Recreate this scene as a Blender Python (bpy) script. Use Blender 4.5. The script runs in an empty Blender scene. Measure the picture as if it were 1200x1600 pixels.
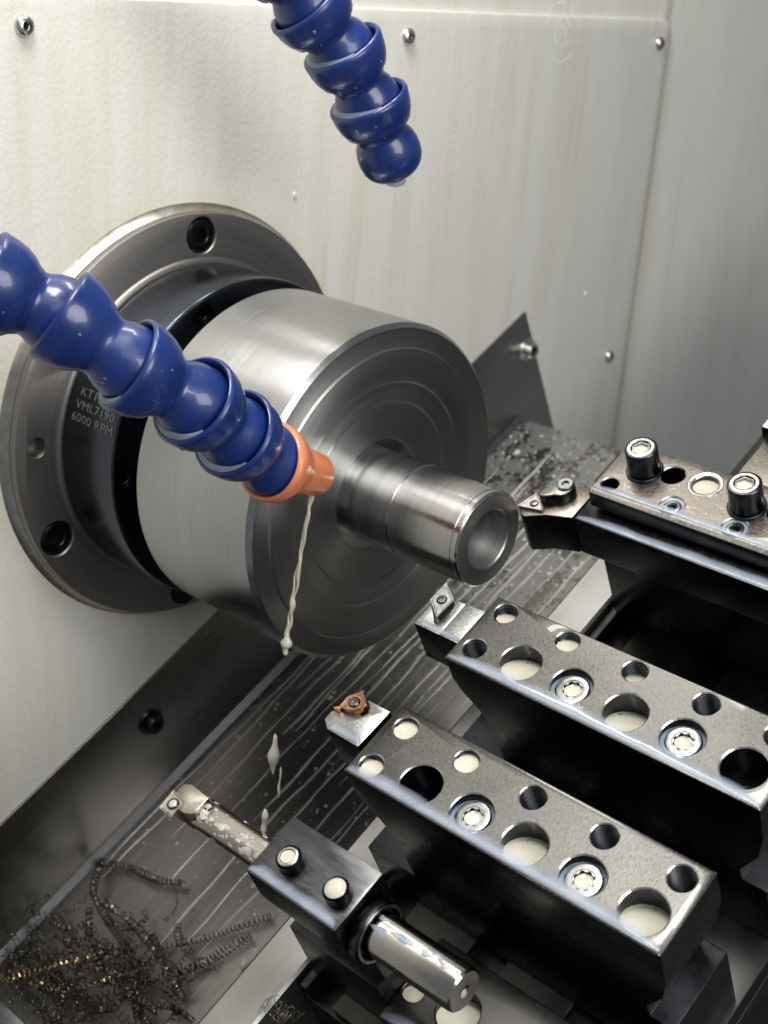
import bpy, bmesh, math, random
from mathutils import Vector, Matrix
random.seed(7)
SC = bpy.context.scene
COL = SC.collection
MM = 0.001
TH = math.radians(27.85)                      # slant of the bed
CT, ST = math.cos(TH), math.sin(TH)

# ------------------------------------------------------------------ camera, world, lamps, exposure
CAMP = Vector((477.926, -397.206, 209.432))
RR = ((0.72959674, 0.68068425, 0.06601171), (0.3026992, -0.23487221, -0.92369272), (-0.61323877, 0.69390488, -0.37740458))
cd = bpy.data.cameras.new('camera'); cam = bpy.data.objects.new('camera', cd); COL.objects.link(cam)
cd.sensor_fit = 'VERTICAL'; cd.sensor_height = 32.0; cd.sensor_width = 24.0
cd.lens = 2086.24 / 1600 * 32.0
cd.clip_start = 0.01; cd.clip_end = 20
m = Matrix(((RR[0][0], -RR[1][0], -RR[2][0], CAMP.x * MM), (RR[0][1], -RR[1][1], -RR[2][1], CAMP.y * MM),
            (RR[0][2], -RR[1][2], -RR[2][2], CAMP.z * MM), (0, 0, 0, 1)))
cam.matrix_world = m
cd.dof.use_dof = True; cd.dof.focus_distance = 0.475; cd.dof.aperture_fstop = 15.0
SC.camera = cam

W = bpy.data.worlds.new('World'); SC.world = W; W.use_nodes = True
W.node_tree.nodes['Background'].inputs[0].default_value = (0.86, 0.93, 1.0, 1)
W.node_tree.nodes['Background'].inputs[1].default_value = 0.19

def area(name, loc, target, sx, sy, power, col):
    l = bpy.data.lights.new(name, 'AREA'); l.shape = 'RECTANGLE'; l.size = sx * MM; l.size_y = sy * MM
    l.energy = power; l.color = col
    o = bpy.data.objects.new(name, l); COL.objects.link(o)
    o.location = Vector(loc) * MM
    d = (Vector(target) - Vector(loc)); o.rotation_euler = d.to_track_quat('-Z', 'Y').to_euler()
    return o
area('work_lamp', (32, 45, 430), (150, 20, -40), 40, 230, 0.7, (1.0, 0.985, 0.95))
area('ceiling_lamp', (170, -230, 760), (20, 70, 30), 180, 320, 5.2, (1.0, 0.985, 0.945))
area('operator_fill', (620, -420, 620), (150, 0, -40), 460, 460, 1.2, (0.92, 0.96, 1.0))  # added soft fill from the operator side, no actual lamp there
area('tailstock_fill', (960, -160, 380), (0, 20, 60), 480, 420, 5.2, (1.0, 0.985, 0.95))  # unseen fill added on the tailstock side to brighten wall and chuck face
SC.view_settings.view_transform = 'Standard'; SC.view_settings.look = 'None'
SC.view_settings.exposure = 0.0; SC.view_settings.gamma = 1.0; SC.view_settings.use_curve_mapping = False
SC.render.engine = 'CYCLES'

# ------------------------------------------------------------------ frames
def uvw(x, v, w):                              # bed frame (mm) -> world (mm)
    return Vector((x, v * CT - w * ST, v * ST + w * CT))
def ray(px):
    a, b = (px[0] - 600) / 2086.24, (px[1] - 800) / 2086.24
    return Vector(tuple(RR[0][i] * a + RR[1][i] * b + RR[2][i] for i in range(3)))
def at_depth(px, d): return CAMP + ray(px) * d
def on_w(px, w):                               # pixel -> (x, v, w) on a plane parallel to the bed
    r = ray(px); n = Vector((0, -ST, CT)); s = (w - CAMP.dot(n)) / r.dot(n); P = CAMP + r * s
    return Vector((P.x, P.y * CT + P.z * ST, w))

# ------------------------------------------------------------------ mesh builder (mm)
class MB:
    def __init__(s): s.v = []; s.f = []; s.thick = None
    def add(s, vs, fs):
        n = len(s.v); s.v += [Vector(p) for p in vs]; s.f += [tuple(i + n for i in f) for f in fs]; return s
    def box(s, x0, x1, y0, y1, z0, z1):
        return s.add([(x0, y0, z0), (x1, y0, z0), (x1, y1, z0), (x0, y1, z0), (x0, y0, z1), (x1, y0, z1), (x1, y1, z1), (x0, y1, z1)],
                     [(3, 2, 1, 0), (4, 5, 6, 7), (0, 1, 5, 4), (1, 2, 6, 5), (2, 3, 7, 6), (3, 0, 4, 7)])
    def prism(s, poly, a, b, plane='xv'):      # polygon extruded along the third axis
        def P(p, t):
            return {'xv': (p[0], p[1], t), 'xw': (p[0], t, p[1]), 'vw': (t, p[0], p[1])}[plane]
        n = len(poly)
        return s.add([P(p, a) for p in poly] + [P(p, b) for p in poly],
                     [tuple(range(n))[::-1], tuple(range(n, 2 * n))] + [(i, (i + 1) % n, n + (i + 1) % n, n + i) for i in range(n)])
    def lathe(s, prof, o, ax, n=48, up=None, cap=True, sq=1.0):   # prof: (t along axis, r)
        ax = Vector(ax).normalized(); up = Vector(up) if up else (Vector((0, 0, 1)) if abs(ax.z) < .9 else Vector((1, 0, 0)))
        e1 = (up - ax * up.dot(ax)).normalized(); e2 = ax.cross(e1); o = Vector(o); vs = []; fs = []
        for t, r in prof:
            for k in range(n):
                a = 2 * math.pi * k / n
                vs.append(o + ax * t + e1 * (r * math.cos(a)) * sq + e2 * (r * math.sin(a)))
        for i in range(len(prof) - 1):
            for k in range(n):
                k2 = (k + 1) % n; fs.append((i * n + k, i * n + k2, (i + 1) * n + k2, (i + 1) * n + k))
        if cap:
            fs.append(tuple(range(n))[::-1]); fs.append(tuple(range((len(prof) - 1) * n, len(prof) * n)))
        return s.add(vs, fs)
    def ring(s, prof, o, ax, n=48):            # closed profile loop, swept right round
        ax = Vector(ax).normalized(); up = Vector((0, 0, 1)) if abs(ax.z) < .9 else Vector((1, 0, 0))
        e1 = (up - ax * up.dot(ax)).normalized(); e2 = ax.cross(e1); o = Vector(o); vs = []; fs = []; m_ = len(prof)
        for t, r in prof:
            for k in range(n):
                a = 2 * math.pi * k / n; vs.append(o + ax * t + e1 * r * math.cos(a) + e2 * r * math.sin(a))
        for i in range(m_):
            for k in range(n):
                i2 = (i + 1) % m_; k2 = (k + 1) % n; fs.append((i * n + k, i * n + k2, i2 * n + k2, i2 * n + k))
        return s.add(vs, fs)
    def tube(s, pts, rad, n=8, cap=True):
        pts = [Vector(p) for p in pts]; m_ = len(pts); vs = []; fs = []; pe = None
        for i, p in enumerate(pts):
            d = (pts[min(i + 1, m_ - 1)] - pts[max(i - 1, 0)]).normalized()
            if pe is None: pe = d.orthogonal().normalized()
            pe = (pe - d * pe.dot(d)).normalized(); e2 = d.cross(pe); r = rad(i / (m_ - 1)) if callable(rad) else rad
            for k in range(n):
                a = 2 * math.pi * k / n; vs.append(p + pe * (r * math.cos(a)) + e2 * (r * math.sin(a)))
        for i in range(m_ - 1):
            for k in range(n):
                k2 = (k + 1) % n; fs.append((i * n + k, i * n + k2, (i + 1) * n + k2, (i + 1) * n + k))
        if cap: fs += [tuple(range(n))[::-1], tuple(range((m_ - 1) * n, m_ * n))]
        return s.add(vs, fs)
    def dome(s, c, e1, e2, nrm, r1, r2, h, n=8, wob=0.0):
        c = Vector(c); vs = []; ph = random.random() * 6
        for q, hh in ((1, 0), (.8, .62), (.42, .93)):
            for k in range(n):
                a = 2 * math.pi * k / n; w_ = 1 + wob * math.sin(3 * a + ph)
                vs.append(c + e1 * (r1 * q * w_ * math.cos(a)) + e2 * (r2 * q * w_ * math.sin(a)) + nrm * (h * hh))
        vs.append(c + nrm * h); fs = []
        for i in range(2):
            for k in range(n):
                k2 = (k + 1) % n; fs.append((i * n + k, i * n + k2, (i + 1) * n + k2, (i + 1) * n + k))
        fs += [(2 * n + k, 2 * n + (k + 1) % n, 3 * n) for k in range(n)]
        fs.append(tuple(range(n))[::-1])
        return s.add(vs, fs)

def mesh_of(mb, name, origin=(0, 0, 0), angle=35, recalc=True):
    me = bpy.data.meshes.new(name); o = Vector(origin)
    me.from_pydata([tuple((p - o) * MM) for p in mb.v], [], mb.f)
    if recalc:
        b = bmesh.new(); b.from_mesh(me); bmesh.ops.recalc_face_normals(b, faces=b.faces[:]); b.to_mesh(me); b.free()
    me.polygons.foreach_set('use_smooth', [True] * len(me.polygons)); me.set_sharp_from_angle(angle=math.radians(angle)); me.update()
    if mb.thick:
        at = me.attributes.new('thick', 'FLOAT', 'POINT'); at.data.foreach_set('value', mb.thick)
    return me

ORG = {}
def thing(name, label, cat, org, bed=True, group=None):       # Empty at the thing's base
    o = bpy.data.objects.new(name, None); COL.objects.link(o); o.empty_display_size = .01
    o.location = (uvw(*org) if bed else Vector(org)) * MM
    o.rotation_euler = (TH if bed else 0, 0, 0)
    o['label'] = label; o['category'] = cat
    if group: o['group'] = group
    ORG[o.name] = Vector(org)
    return o
def root_of(o):
    while o.parent: o = o.parent
    return o
def part(name, mb, mat, parent, angle=35, label=None):        # mesh child, vertices given in the thing's frame (mm)
    r = root_of(parent); me = mb if isinstance(mb, bpy.types.Mesh) else mesh_of(mb, name, ORG[r.name], angle)
    o = bpy.data.objects.new(name, me); COL.objects.link(o); o.parent = parent
    for m_ in (mat if isinstance(mat, (list, tuple)) else [mat]): me.materials.append(m_)
    if label: o['label'] = label
    return o
def single(name, mb, mat, label=None, cat=None, org=(0, 0, 0), bed=True, kind=None, group=None, angle=35):
    me = mesh_of(mb, name, org, angle); o = bpy.data.objects.new(name, me); COL.objects.link(o)
    o.location = (uvw(*org) if bed else Vector(org)) * MM; o.rotation_euler = (TH if bed else 0, 0, 0)
    for m_ in (mat if isinstance(mat, (list, tuple)) else [mat]): me.materials.append(m_)
    if label: o['label'] = label
    if cat: o['category'] = cat
    if kind: o['kind'] = kind
    if group: o['group'] = group
    ORG[o.name] = Vector(org)
    return o
def carve(mb, cutter, org, bevel=0.5, seg=2, name='body', mark=None):
    """bevelled solid minus cutters -> mesh; polygons sorted into material slots by mark(normal, centre)"""
    me = mesh_of(mb, name, org); a = bpy.data.objects.new('tmp_a', me); COL.objects.link(a)
    for k in range(3): me.materials.append(None)
    if bevel:
        bv = a.modifiers.new('b', 'BEVEL'); bv.width = bevel * MM; bv.segments = seg; bv.limit_method = 'ANGLE'; bv.angle_limit = math.radians(28); bv.material = 2
    c = None
    if cutter:
        cm = mesh_of(cutter, 'cut', org); c = bpy.data.objects.new('tmp_c', cm); COL.objects.link(c)
        bo = a.modifiers.new('c', 'BOOLEAN'); bo.operation = 'DIFFERENCE'; bo.object = c; bo.solver = 'EXACT'
    dg = bpy.context.evaluated_depsgraph_get(); out = bpy.data.meshes.new_from_object(a.evaluated_get(dg)); out.name = name
    bpy.data.objects.remove(a)
    if c: bpy.data.objects.remove(c)
    out.materials.clear(); o = Vector(org)
    if mark:
        for p in out.polygons:
            r = mark(p.normal, p.center / MM + o, p.material_index)
            p.material_index = r
    out.polygons.foreach_set('use_smooth', [True] * len(out.polygons)); out.set_sharp_from_angle(angle=math.radians(32))
    return out

# ------------------------------------------------------------------ materials
class NT:
    def __init__(s, name):
        s.m = bpy.data.materials.new(name); s.m.use_nodes = True; s.t = s.m.node_tree; s.p = s.t.nodes['Principled BSDF']; s.out = s.t.nodes['Material Output']
    def n(s, typ, **kw):
        d = s.t.nodes.new(typ)
        for k, v in kw.items():
            if k.startswith('i_'):
                d.inputs[int(k[2:]) if k[2:].isdigit() else k[2:]].default_value = v
            else: setattr(d, k, v)
        return d
    def l(s, a, b): s.t.links.new(a, b)
    def coord(s): return s.n('ShaderNodeTexCoord').outputs['Object']
    def mapping(s, src, scale=(1, 1, 1), loc=(0, 0, 0), rot=(0, 0, 0)):
        d = s.n('ShaderNodeMapping'); d.inputs['Scale'].default_value = scale; d.inputs['Location'].default_value = loc; d.inputs['Rotation'].default_value = rot
        s.l(src, d.inputs['Vector']); return d.outputs[0]
    def noise(s, vec, scale, detail=3, rough=.55, dist=0.0):
        d = s.n('ShaderNodeTexNoise'); d.inputs['Scale'].default_value = scale; d.inputs['Detail'].default_value = detail; d.inputs['Roughness'].default_value = rough; d.inputs['Distortion'].default_value = dist
        if vec is not None: s.l(vec, d.inputs['Vector'])
        return d.outputs['Fac']
    def ramp(s, fac, stops):
        d = s.n('ShaderNodeValToRGB'); e = d.color_ramp.elements
        while len(e) < len(stops): e.new(.5)
        for q, (pos, c) in zip(e, stops): q.position = pos; q.color = (c, c, c, 1) if not isinstance(c, tuple) else (*c, 1)
        s.l(fac, d.inputs[0]); return d.outputs[0]
    def mix(s, fac, a, b, mode='MIX'):
        d = s.n('ShaderNodeMix', data_type='RGBA', blend_type=mode); 
        for sock, v in ((d.inputs[0], fac), (d.inputs[6], a), (d.inputs[7], b)):
            if isinstance(v, (int, float)): sock.default_value = v
            elif isinstance(v, tuple): sock.default_value = (*v, 1)
            else: s.l(v, sock)
        return d.outputs[2]
    def math(s, op, a, b=None, c=None, clamp=False):
        d = s.n('ShaderNodeMath', operation=op); d.use_clamp = clamp
        for i, v in enumerate((a, b, c)):
            if v is None: continue
            if isinstance(v, (int, float)): d.inputs[i].default_value = v
            else: s.l(v, d.inputs[i])
        return d.outputs[0]
    def bump(s, h, strength=.3, dist=.0003):
        d = s.n('ShaderNodeBump'); d.inputs['Strength'].default_value = strength; d.inputs['Distance'].default_value = dist; s.l(h, d.inputs['Height']); s.l(d.outputs[0], s.p.inputs['Normal']); return d
    def set(s, **kw):
        mp = dict(col='Base Color', rough='Roughness', metal='Metallic', coat='Coat Weight', coatr='Coat Roughness', aniso='Anisotropic', ior='IOR', spec='Specular IOR Level', sss='Subsurface Weight', alpha='Alpha', trans='Transmission Weight')
        for k, v in kw.items():
            sock = s.p.inputs[mp[k]]
            if isinstance(v, (int, float)): sock.default_value = v
            elif isinstance(v, tuple): sock.default_value = (*v, 1)
            else: s.l(v, sock)
        return s
    def sep(s, vec):
        d = s.n('ShaderNodeSeparateXYZ'); s.l(vec, d.inputs[0]); return d.outputs

def mat_paint(name, stip):
    t = NT(name); c = t.coord(); s = t.sep(c)
    st = t.noise(t.mapping(c, (1, 1, .12)), 55, 4, .6)
    st2 = t.noise(t.mapping(c, (1, 1, .03)), 120, 2, .5)
    big = t.noise(c, 9, 3)
    col = t.mix(t.ramp(st, [(.42, 0.0), (.68, .8)]), (.70, .685, .635), (.645, .615, .53))
    col = t.mix(t.ramp(st2, [(.55, 0.0), (.80, .16)]), col, (.54, .51, .43))
    col = t.mix(t.ramp(big, [(.35, 0.0), (.75, .30)]), col, (.63, .625, .60))
    cy = t.n('ShaderNodeCombineXYZ'); t.l(s[1], cy.inputs[1]); t.l(t.math('MULTIPLY', s[2], .03), cy.inputs[2])
    run = t.ramp(t.noise(cy.outputs[0], 42, 2, .5), [(.55, 0.0), (.585, .38), (.60, .08), (.66, .26), (.70, 0.0)])
    run = t.math('MULTIPLY', run, t.ramp(t.noise(c, 11, 3), [(.38, 0.0), (.62, 1.0)]))
    col = t.mix(run, col, (.56, .49, .33))
    edge = t.math('SUBTRACT', 1.0, t.math('MULTIPLY', t.math('ABSOLUTE', t.math('SUBTRACT', s[1], .397)), 170.0), clamp=True)
    col = t.mix(t.math('MULTIPLY', edge, .8), col, (.42, .37, .27))
    # dried coolant ring round the spindle flange, and splash rings on the cover
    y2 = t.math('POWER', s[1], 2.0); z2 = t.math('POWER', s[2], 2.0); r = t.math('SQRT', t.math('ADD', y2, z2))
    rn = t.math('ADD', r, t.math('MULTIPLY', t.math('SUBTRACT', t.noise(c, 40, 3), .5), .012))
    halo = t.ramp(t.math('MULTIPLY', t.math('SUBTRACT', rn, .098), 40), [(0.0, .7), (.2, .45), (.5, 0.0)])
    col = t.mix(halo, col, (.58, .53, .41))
    dy = t.math('SUBTRACT', s[1], .2795); dz = t.math('SUBTRACT', s[2], .181)
    rr = t.math('SQRT', t.math('ADD', t.math('POWER', dy, 2.0), t.math('POWER', dz, 2.0)))
    w = t.ramp(t.math('MULTIPLY', rr, 45), [(.08, 0), (.13, 1), (.18, 0), (.30, 0), (.35, .9), (.40, 0), (.68, 0), (.73, .9), (.78, 0)])
    brk = t.ramp(t.noise(c, 130, 2), [(.42, 0), (.55, 1)])
    col = t.mix(t.math('MULTIPLY', w, brk), col, (.86, .84, .78))
    t.set(col=col, rough=.33, spec=.45)
    peel = t.noise(t.mapping(c, (1, 1, .8)), 560, 2, .5)
    drip = t.noise(t.mapping(c, (1, 1, .1)), 160, 3, .55)
    h = t.math('ADD', t.math('MULTIPLY', peel, stip), t.math('MULTIPLY', drip, .16))
    t.bump(h, .40, .0009)
    return t.m
def mat_metal(name, base, rough, noise_scale=300, rv=.12, bump=0.0, stretch=(1, 1, 1), cv=.25, aniso=0.0, coat=0.0):
    t = NT(name); c = t.coord(); n1 = t.noise(t.mapping(c, stretch), noise_scale, 4, .6); n2 = t.noise(c, 35, 4, .6)
    a = tuple(b * (1 - cv) for b in base); b_ = tuple(min(1, b * (1 + cv)) for b in base)
    f = t.math('ADD', t.math('MULTIPLY', n1, .6), t.math('MULTIPLY', n2, .4))
    t.set(col=t.mix(t.ramp(f, [(.3, 0.0), (.7, 1.0)]), a, b_), metal=1.0, rough=t.ramp(f, [(.3, max(.03, rough - rv)), (.7, rough + rv)]), coat=coat)
    if aniso: t.set(aniso=aniso)
    if bump: t.bump(n1, bump, .0002)
    return t.m
def mat_turned(name, base, rough, aniso, axis='X', freq=900, rv=.10, streak=.35):
    """lathe-turned surface: circular tool marks about the part's axis"""
    t = NT(name); c = t.coord(); s = t.sep(c)
    r = t.math('SQRT', t.math('ADD', t.math('POWER', s[1], 2.0), t.math('POWER', s[2], 2.0)))
    cmb = t.n('ShaderNodeCombineXYZ'); t.l(s[0], cmb.inputs[0]); t.l(r, cmb.inputs[1])
    n1 = t.noise(cmb.outputs[0], freq, 3, .6); n2 = t.noise(cmb.outputs[0], freq * .12, 3, .6); n3 = t.noise(c, 25, 3, .6)
    # short arcs: noise drawn out round the axis
    at = t.math('ARCTAN2', s[2], s[1]); cm2 = t.n('ShaderNodeCombineXYZ'); t.l(t.math('MULTIPLY', s[0], 60.0), cm2.inputs[0]); t.l(t.math('MULTIPLY', r, 60.0), cm2.inputs[1]); t.l(t.math('MULTIPLY', at, .10), cm2.inputs[2])
    n4 = t.noise(cm2.outputs[0], 14, 4, .65)
    f = t.math('ADD', t.math('MULTIPLY', n1, .3), t.math('ADD', t.math('MULTIPLY', n4, streak), t.math('MULTIPLY', n2, .65 - streak)))
    f = t.math('ADD', f, t.math('MULTIPLY', n3, .02))
    a = tuple(b * .80 for b in base); b_ = tuple(min(1, b * 1.18) for b in base)
    t.set(col=t.mix(t.ramp(f, [(.32, 0.0), (.68, 1.0)]), a, b_), metal=1.0, rough=t.ramp(f, [(.32, rough - rv), (.68, rough + rv)]), aniso=aniso)
    tg = t.n('ShaderNodeTangent', direction_type='RADIAL', axis=axis); t.l(tg.outputs[0], t.p.inputs['Tangent']); t.p.inputs['Anisotropic Rotation'].default_value = .25
    t.bump(n1, .07, .00005)
    return t.m
def mat_plain(name, col, rough, metal=0.0, coat=0.0, spec=.5, nv=.2, ns=60, bump=0.0, sss=0.0, bs=500):
    t = NT(name); c = t.coord(); n = t.noise(c, ns, 4, .6)
    t.set(col=t.mix(n, tuple(q * (1 - nv) for q in col), tuple(min(1, q * (1 + nv)) for q in col)), rough=t.ramp(n, [(.3, rough * .8), (.7, min(1, rough * 1.25))]), metal=metal, coat=coat, spec=spec)
    if sss:
        t.set(sss=sss); t.p.inputs['Subsurface Radius'].default_value = (.004, .003, .002); t.p.inputs['Subsurface Scale'].default_value = 1.0
    if bump: t.bump(t.noise(c, bs, 2), bump, .0003)
    return t.m

M = {}
M['paint'] = mat_paint('painted_panel', .55)
M['wallpaint'] = mat_paint('painted_wall', .35)
M['seal'] = mat_plain('dried_sealant', (.62, .56, .42), .45, nv=.12, bump=.3)
M['flange'] = mat_turned('flange_steel', (.29, .275, .26), .47, .2, freq=500, rv=.04, streak=.1)
M['filletsteel'] = mat_metal('fillet_steel', (.52, .49, .43), .34, 200, .08, cv=.15)
M['oxide_ring'] = mat_turned('blued_ring', (.085, .093, .112), .25, .4, freq=600, rv=.05)
M['chuck'] = mat_turned('turned_chuck_steel', (.48, .48, .48), .22, .8, freq=420, rv=.07, streak=.4)
M['face'] = mat_turned('turned_chuck_face', (.42, .42, .415), .36, .75, freq=420, rv=.04, streak=.35)
M['work'] = mat_turned('fresh_turned_steel', (.52, .51, .495), .21, .72, freq=1500, rv=.05, streak=.12)
M['bore'] = mat_turned('bored_steel', (.40, .396, .39), .44, .3, freq=900, rv=.05)
M['oxide'] = mat_metal('black_oxide', (.06, .062, .067), .29, 250, .08, cv=.35, bump=.06)
M['ground'] = mat_metal('worn_ground_top', (.088, .085, .08), .31, 1300, .07, cv=.42, bump=.26, stretch=(1, .5, 1), coat=.4)
M['edge'] = mat_metal('bare_worn_edge', (.70, .68, .64), .26, 700, .10, cv=.35, bump=.25)
M['screwblack'] = mat_metal('black_screw', (.045, .048, .052), .28, 300, .06, cv=.3)
M['screwsteel'] = mat_metal('bright_screw', (.24, .24, .238), .27, 300, .08, cv=.35)
M['zinc'] = mat_metal('zinc_screw', (.60, .59, .56), .30, 200, .08, cv=.2)
M['polished'] = mat_metal('ground_bar', (.58, .55, .50), .13, 200, .05, cv=.15, stretch=(.1, 1, 1))
M['bar'] = mat_metal('nickel_bar', (.42, .39, .35), .24, 200, .06, cv=.2, stretch=(.2, 1, 1))
M['strip'] = mat_metal('ground_strip', (.30, .292, .28), .38, 60, .10, cv=.25, stretch=(1, .05, 1))
M['carbide'] = mat_metal('grey_carbide', (.40, .40, .39), .38, 900, .10, cv=.45, bump=.2)
M['gold'] = mat_metal('gold_coating', (.72, .45, .16), .28, 300, .08, cv=.3)
M['bronze'] = mat_metal('brown_coating', (.50, .27, .17), .34, 400, .08, cv=.3)
M['insertframe'] = mat_metal('dark_carbide', (.40, .36, .33), .3, 400, .08, cv=.3)
M['blue'] = mat_plain('blue_hose_plastic', (.006, .023, .135), .36, nv=.35, ns=60, coat=.35, sss=0.0, bump=.22, bs=420)
M['orange'] = mat_plain('orange_nozzle_plastic', (.62, .20, .085), .38, nv=.12, ns=60, coat=.3, bump=.08, bs=300)
M['milk'] = mat_plain('milky_coolant', (.60, .575, .475), .035, nv=.14, ns=110, spec=.5)
M['rivulet'] = mat_plain('rivulet_coolant', (.46, .45, .42), .15, nv=.35, ns=40, spec=.5)
M['foam'] = mat_plain('coolant_droplets', (.50, .49, .45), .15, nv=.2, ns=90, spec=.6)
M['table'] = mat_metal('dark_slide_steel', (.06, .058, .056), .36, 120, .08, cv=.4, bump=.05)
M['bed'] = mat_plain('void_black_bed', (.012, .012, .013), .5, nv=.4)  # near-black colour stands in for the unlit void under the slide
M['chip'] = mat_metal('steel_chip', (.30, .27, .22), .28, 200, .08, cv=.3)
M['chipdark'] = mat_metal('dark_chip', (.11, .098, .082), .30, 200, .08, cv=.4)
M['chipgold'] = mat_metal('straw_chip', (.72, .58, .34), .24, 200, .08, cv=.3)
M['stream'] = mat_plain('running_coolant', (.60, .565, .44), .08, nv=.15, ns=150, spec=.6); M['stream'].node_tree.nodes['Principled BSDF'].inputs['Alpha'].default_value = .82
M['text'] = mat_plain('engraving', (.13, .133, .137), .5, nv=.1)

def mat_film():
    t = NT('thin_coolant_film'); c = t.coord(); n = t.noise(c, 60, 3)
    t.set(col=t.mix(n, (.30, .355, .46), (.42, .475, .56)), rough=.09, spec=.5, alpha=t.ramp(n, [(.3, .55), (.75, .78)]))
    return t.m
M['film'] = mat_film()
M['bubble'] = mat_plain('bubble_skin', (.20, .19, .15), .06, nv=.1)
def mat_edgefilm():
    t = NT('edge_coolant_film'); c = t.coord(); n = t.noise(c, 90, 3); a = t.n('ShaderNodeAttribute', attribute_name='thick').outputs['Fac']
    t.set(col=t.mix(n, (.31, .36, .46), (.46, .51, .58)), rough=.08, spec=.5, alpha=t.math('MULTIPLY', t.ramp(a, [(.0, 0.0), (.35, .4), (.9, .78)]), t.ramp(n, [(.3, .75), (.7, 1.0)])))
    return t.m
M['edgefilm'] = mat_edgefilm()
def mat_chute():
    """stainless sheet wetted with milky coolant that drains down the slope"""
    t = NT('wet_stainless'); c = t.coord(); s = t.sep(c)
    warp = t.noise(c, 14, 3, .6)
    cmb = t.n('ShaderNodeCombineXYZ'); t.l(t.math('ADD', s[0], t.math('MULTIPLY', t.math('SUBTRACT', warp, .5), .010)), cmb.inputs[0]); t.l(t.math('MULTIPLY', s[1], .035), cmb.inputs[1])
    runs = t.noise(cmb.outputs[0], 95, 2, .5)
    line = t.ramp(runs, [(.47, 0.0), (.495, .7), (.52, 0.0), (.60, 0.0), (.62, .55), (.645, 0.0)])
    brk = t.ramp(t.noise(c, 60, 3), [(.35, .1), (.55, 1.0)])
    speck = t.ramp(t.noise(c, 420, 3, .6), [(.60, 0.0), (.67, .8)])
    vo = t.n('ShaderNodeTexVoronoi', feature='SMOOTH_F1'); vo.inputs['Scale'].default_value = 260; vo.inputs['Smoothness'].default_value = .4
    wv = t.n('ShaderNodeVectorMath', operation='ADD'); nz_ = t.n('ShaderNodeTexNoise'); nz_.inputs['Scale'].default_value = 120; t.l(c, nz_.inputs['Vector'])
    sc_ = t.n('ShaderNodeVectorMath', operation='SCALE'); sc_.inputs['Scale'].default_value = .006; t.l(nz_.outputs['Color'], sc_.inputs[0]); t.l(c, wv.inputs[0]); t.l(sc_.outputs[0], wv.inputs[1]); t.l(wv.outputs[0], vo.inputs['Vector'])
    blot = t.math('ADD', t.noise(c, 42, 3, .6, .4), t.math('MULTIPLY', t.math('SUBTRACT', vo.outputs['Distance'], .35), .32))
    up = t.ramp(t.math('ADD', t.math('MULTIPLY', s[1], 4.2), .12), [(.22, 0.0), (.80, 1.0)])      # coolant lies thicker near the upper edge
    film = t.math('MULTIPLY', t.ramp(blot, [(.47, 0.0), (.52, 1.0)]), up)
    wet = t.math('MAXIMUM', t.math('MULTIPLY', t.math('MULTIPLY', line, brk), .25), t.math('MULTIPLY', speck, t.math('ADD', t.math('MULTIPLY', up, .55), .18)))
    wet = t.math('MAXIMUM', wet, t.math('MULTIPLY', film, .5))
    grain = t.noise(t.mapping(c, (1, .05, 1)), 500, 2)
    steel = t.mix(grain, (.20, .19, .18), (.29, .275, .26))
    t.set(col=t.mix(wet, steel, (.42, .415, .40)), metal=t.math('SUBTRACT', 1.0, t.math('MULTIPLY', wet, .8)), rough=t.ramp(wet, [(0, .33), (1, .22)]), coat=.15)
    t.bump(t.math('ADD', wet, t.math('MULTIPLY', grain, .08)), .3, .0004)
    return t.m
M['chute'] = mat_chute()
M['weld'] = mat_metal('weld_bead', (.12, .12, .125), .4, 300, .08, cv=.3, bump=.3)
M['stainless'] = mat_metal('brushed_stainless', (.29, .28, .265), .30, 300, .06, cv=.15, stretch=(1, .05, 1))

X = Vector((1, 0, 0)); V = Vector((0, 1, 0)); Wn = Vector((0, 0, 1))

# ------------------------------------------------------------------ headstock wall, cover panel
b = MB().box(-40, -11, -900, 1100, -700, 900)
single('headstock_wall', b, M['wallpaint'], kind='structure', org=(0, 0, 0), bed=False)

def hexsocket(r, depth, o, ax, n=6):
    mb = MB(); mb.lathe([(0.15, r), (-depth, r * .97)], o, ax, n); return mb
def button_screw(parent, y, z, r=4.6, x=-8, mat='zinc'):
    """domed button-head screw with a hex socket"""
    o = (x, y, z); mb = MB()
    mb.lathe([(0, r), (.7, r), (1.6, r * .92), (2.5, r * .72), (2.9, r * .5), (2.9, r * .46), (1.4, r * .42), (1.3, .01)], o, X, 28)
    s = part('screw', mb, M[mat], parent)
    part('socket', MB().lathe([(1.35, r * .40), (1.5, r * .38)], o, X, 6), M['screwblack'], s)
    return s
pn = thing('cover_panel', 'cream painted cover panel with rounded corner around the spindle flange', 'panel', (-11, 0, 0), bed=False)
poly = [(-500, -420), (400, -420)]
for k in range(9):
    a = math.pi / 2 * k / 8; poly.append((388 + 12 * math.cos(a) , 178 + 12 * math.sin(a)))
poly += [(-500, 190)]
mb = MB().prism(poly, -10.95, -8.0, 'vw')
me = carve(mb, None, ORG[pn.name], .9, 3, 'plate')
part('plate', me, M['paint'], pn)
for y, z in ((-82.7, 178.4), (144.7, 177), (385.5, 175.5), (375.3, -29.7)): button_screw(pn, y, z, 4.4)
# tiny weld pips left on the panel
for px in ((915, 459), (460, 305)):
    P = CAMP + ray(px) * ((-8 - CAMP.x) / ray(px).x)
    part('pip', MB().dome(P, V, Wn, X, 1.3, 1.6, .9, 10, .15), M['paint'], pn)

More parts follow.
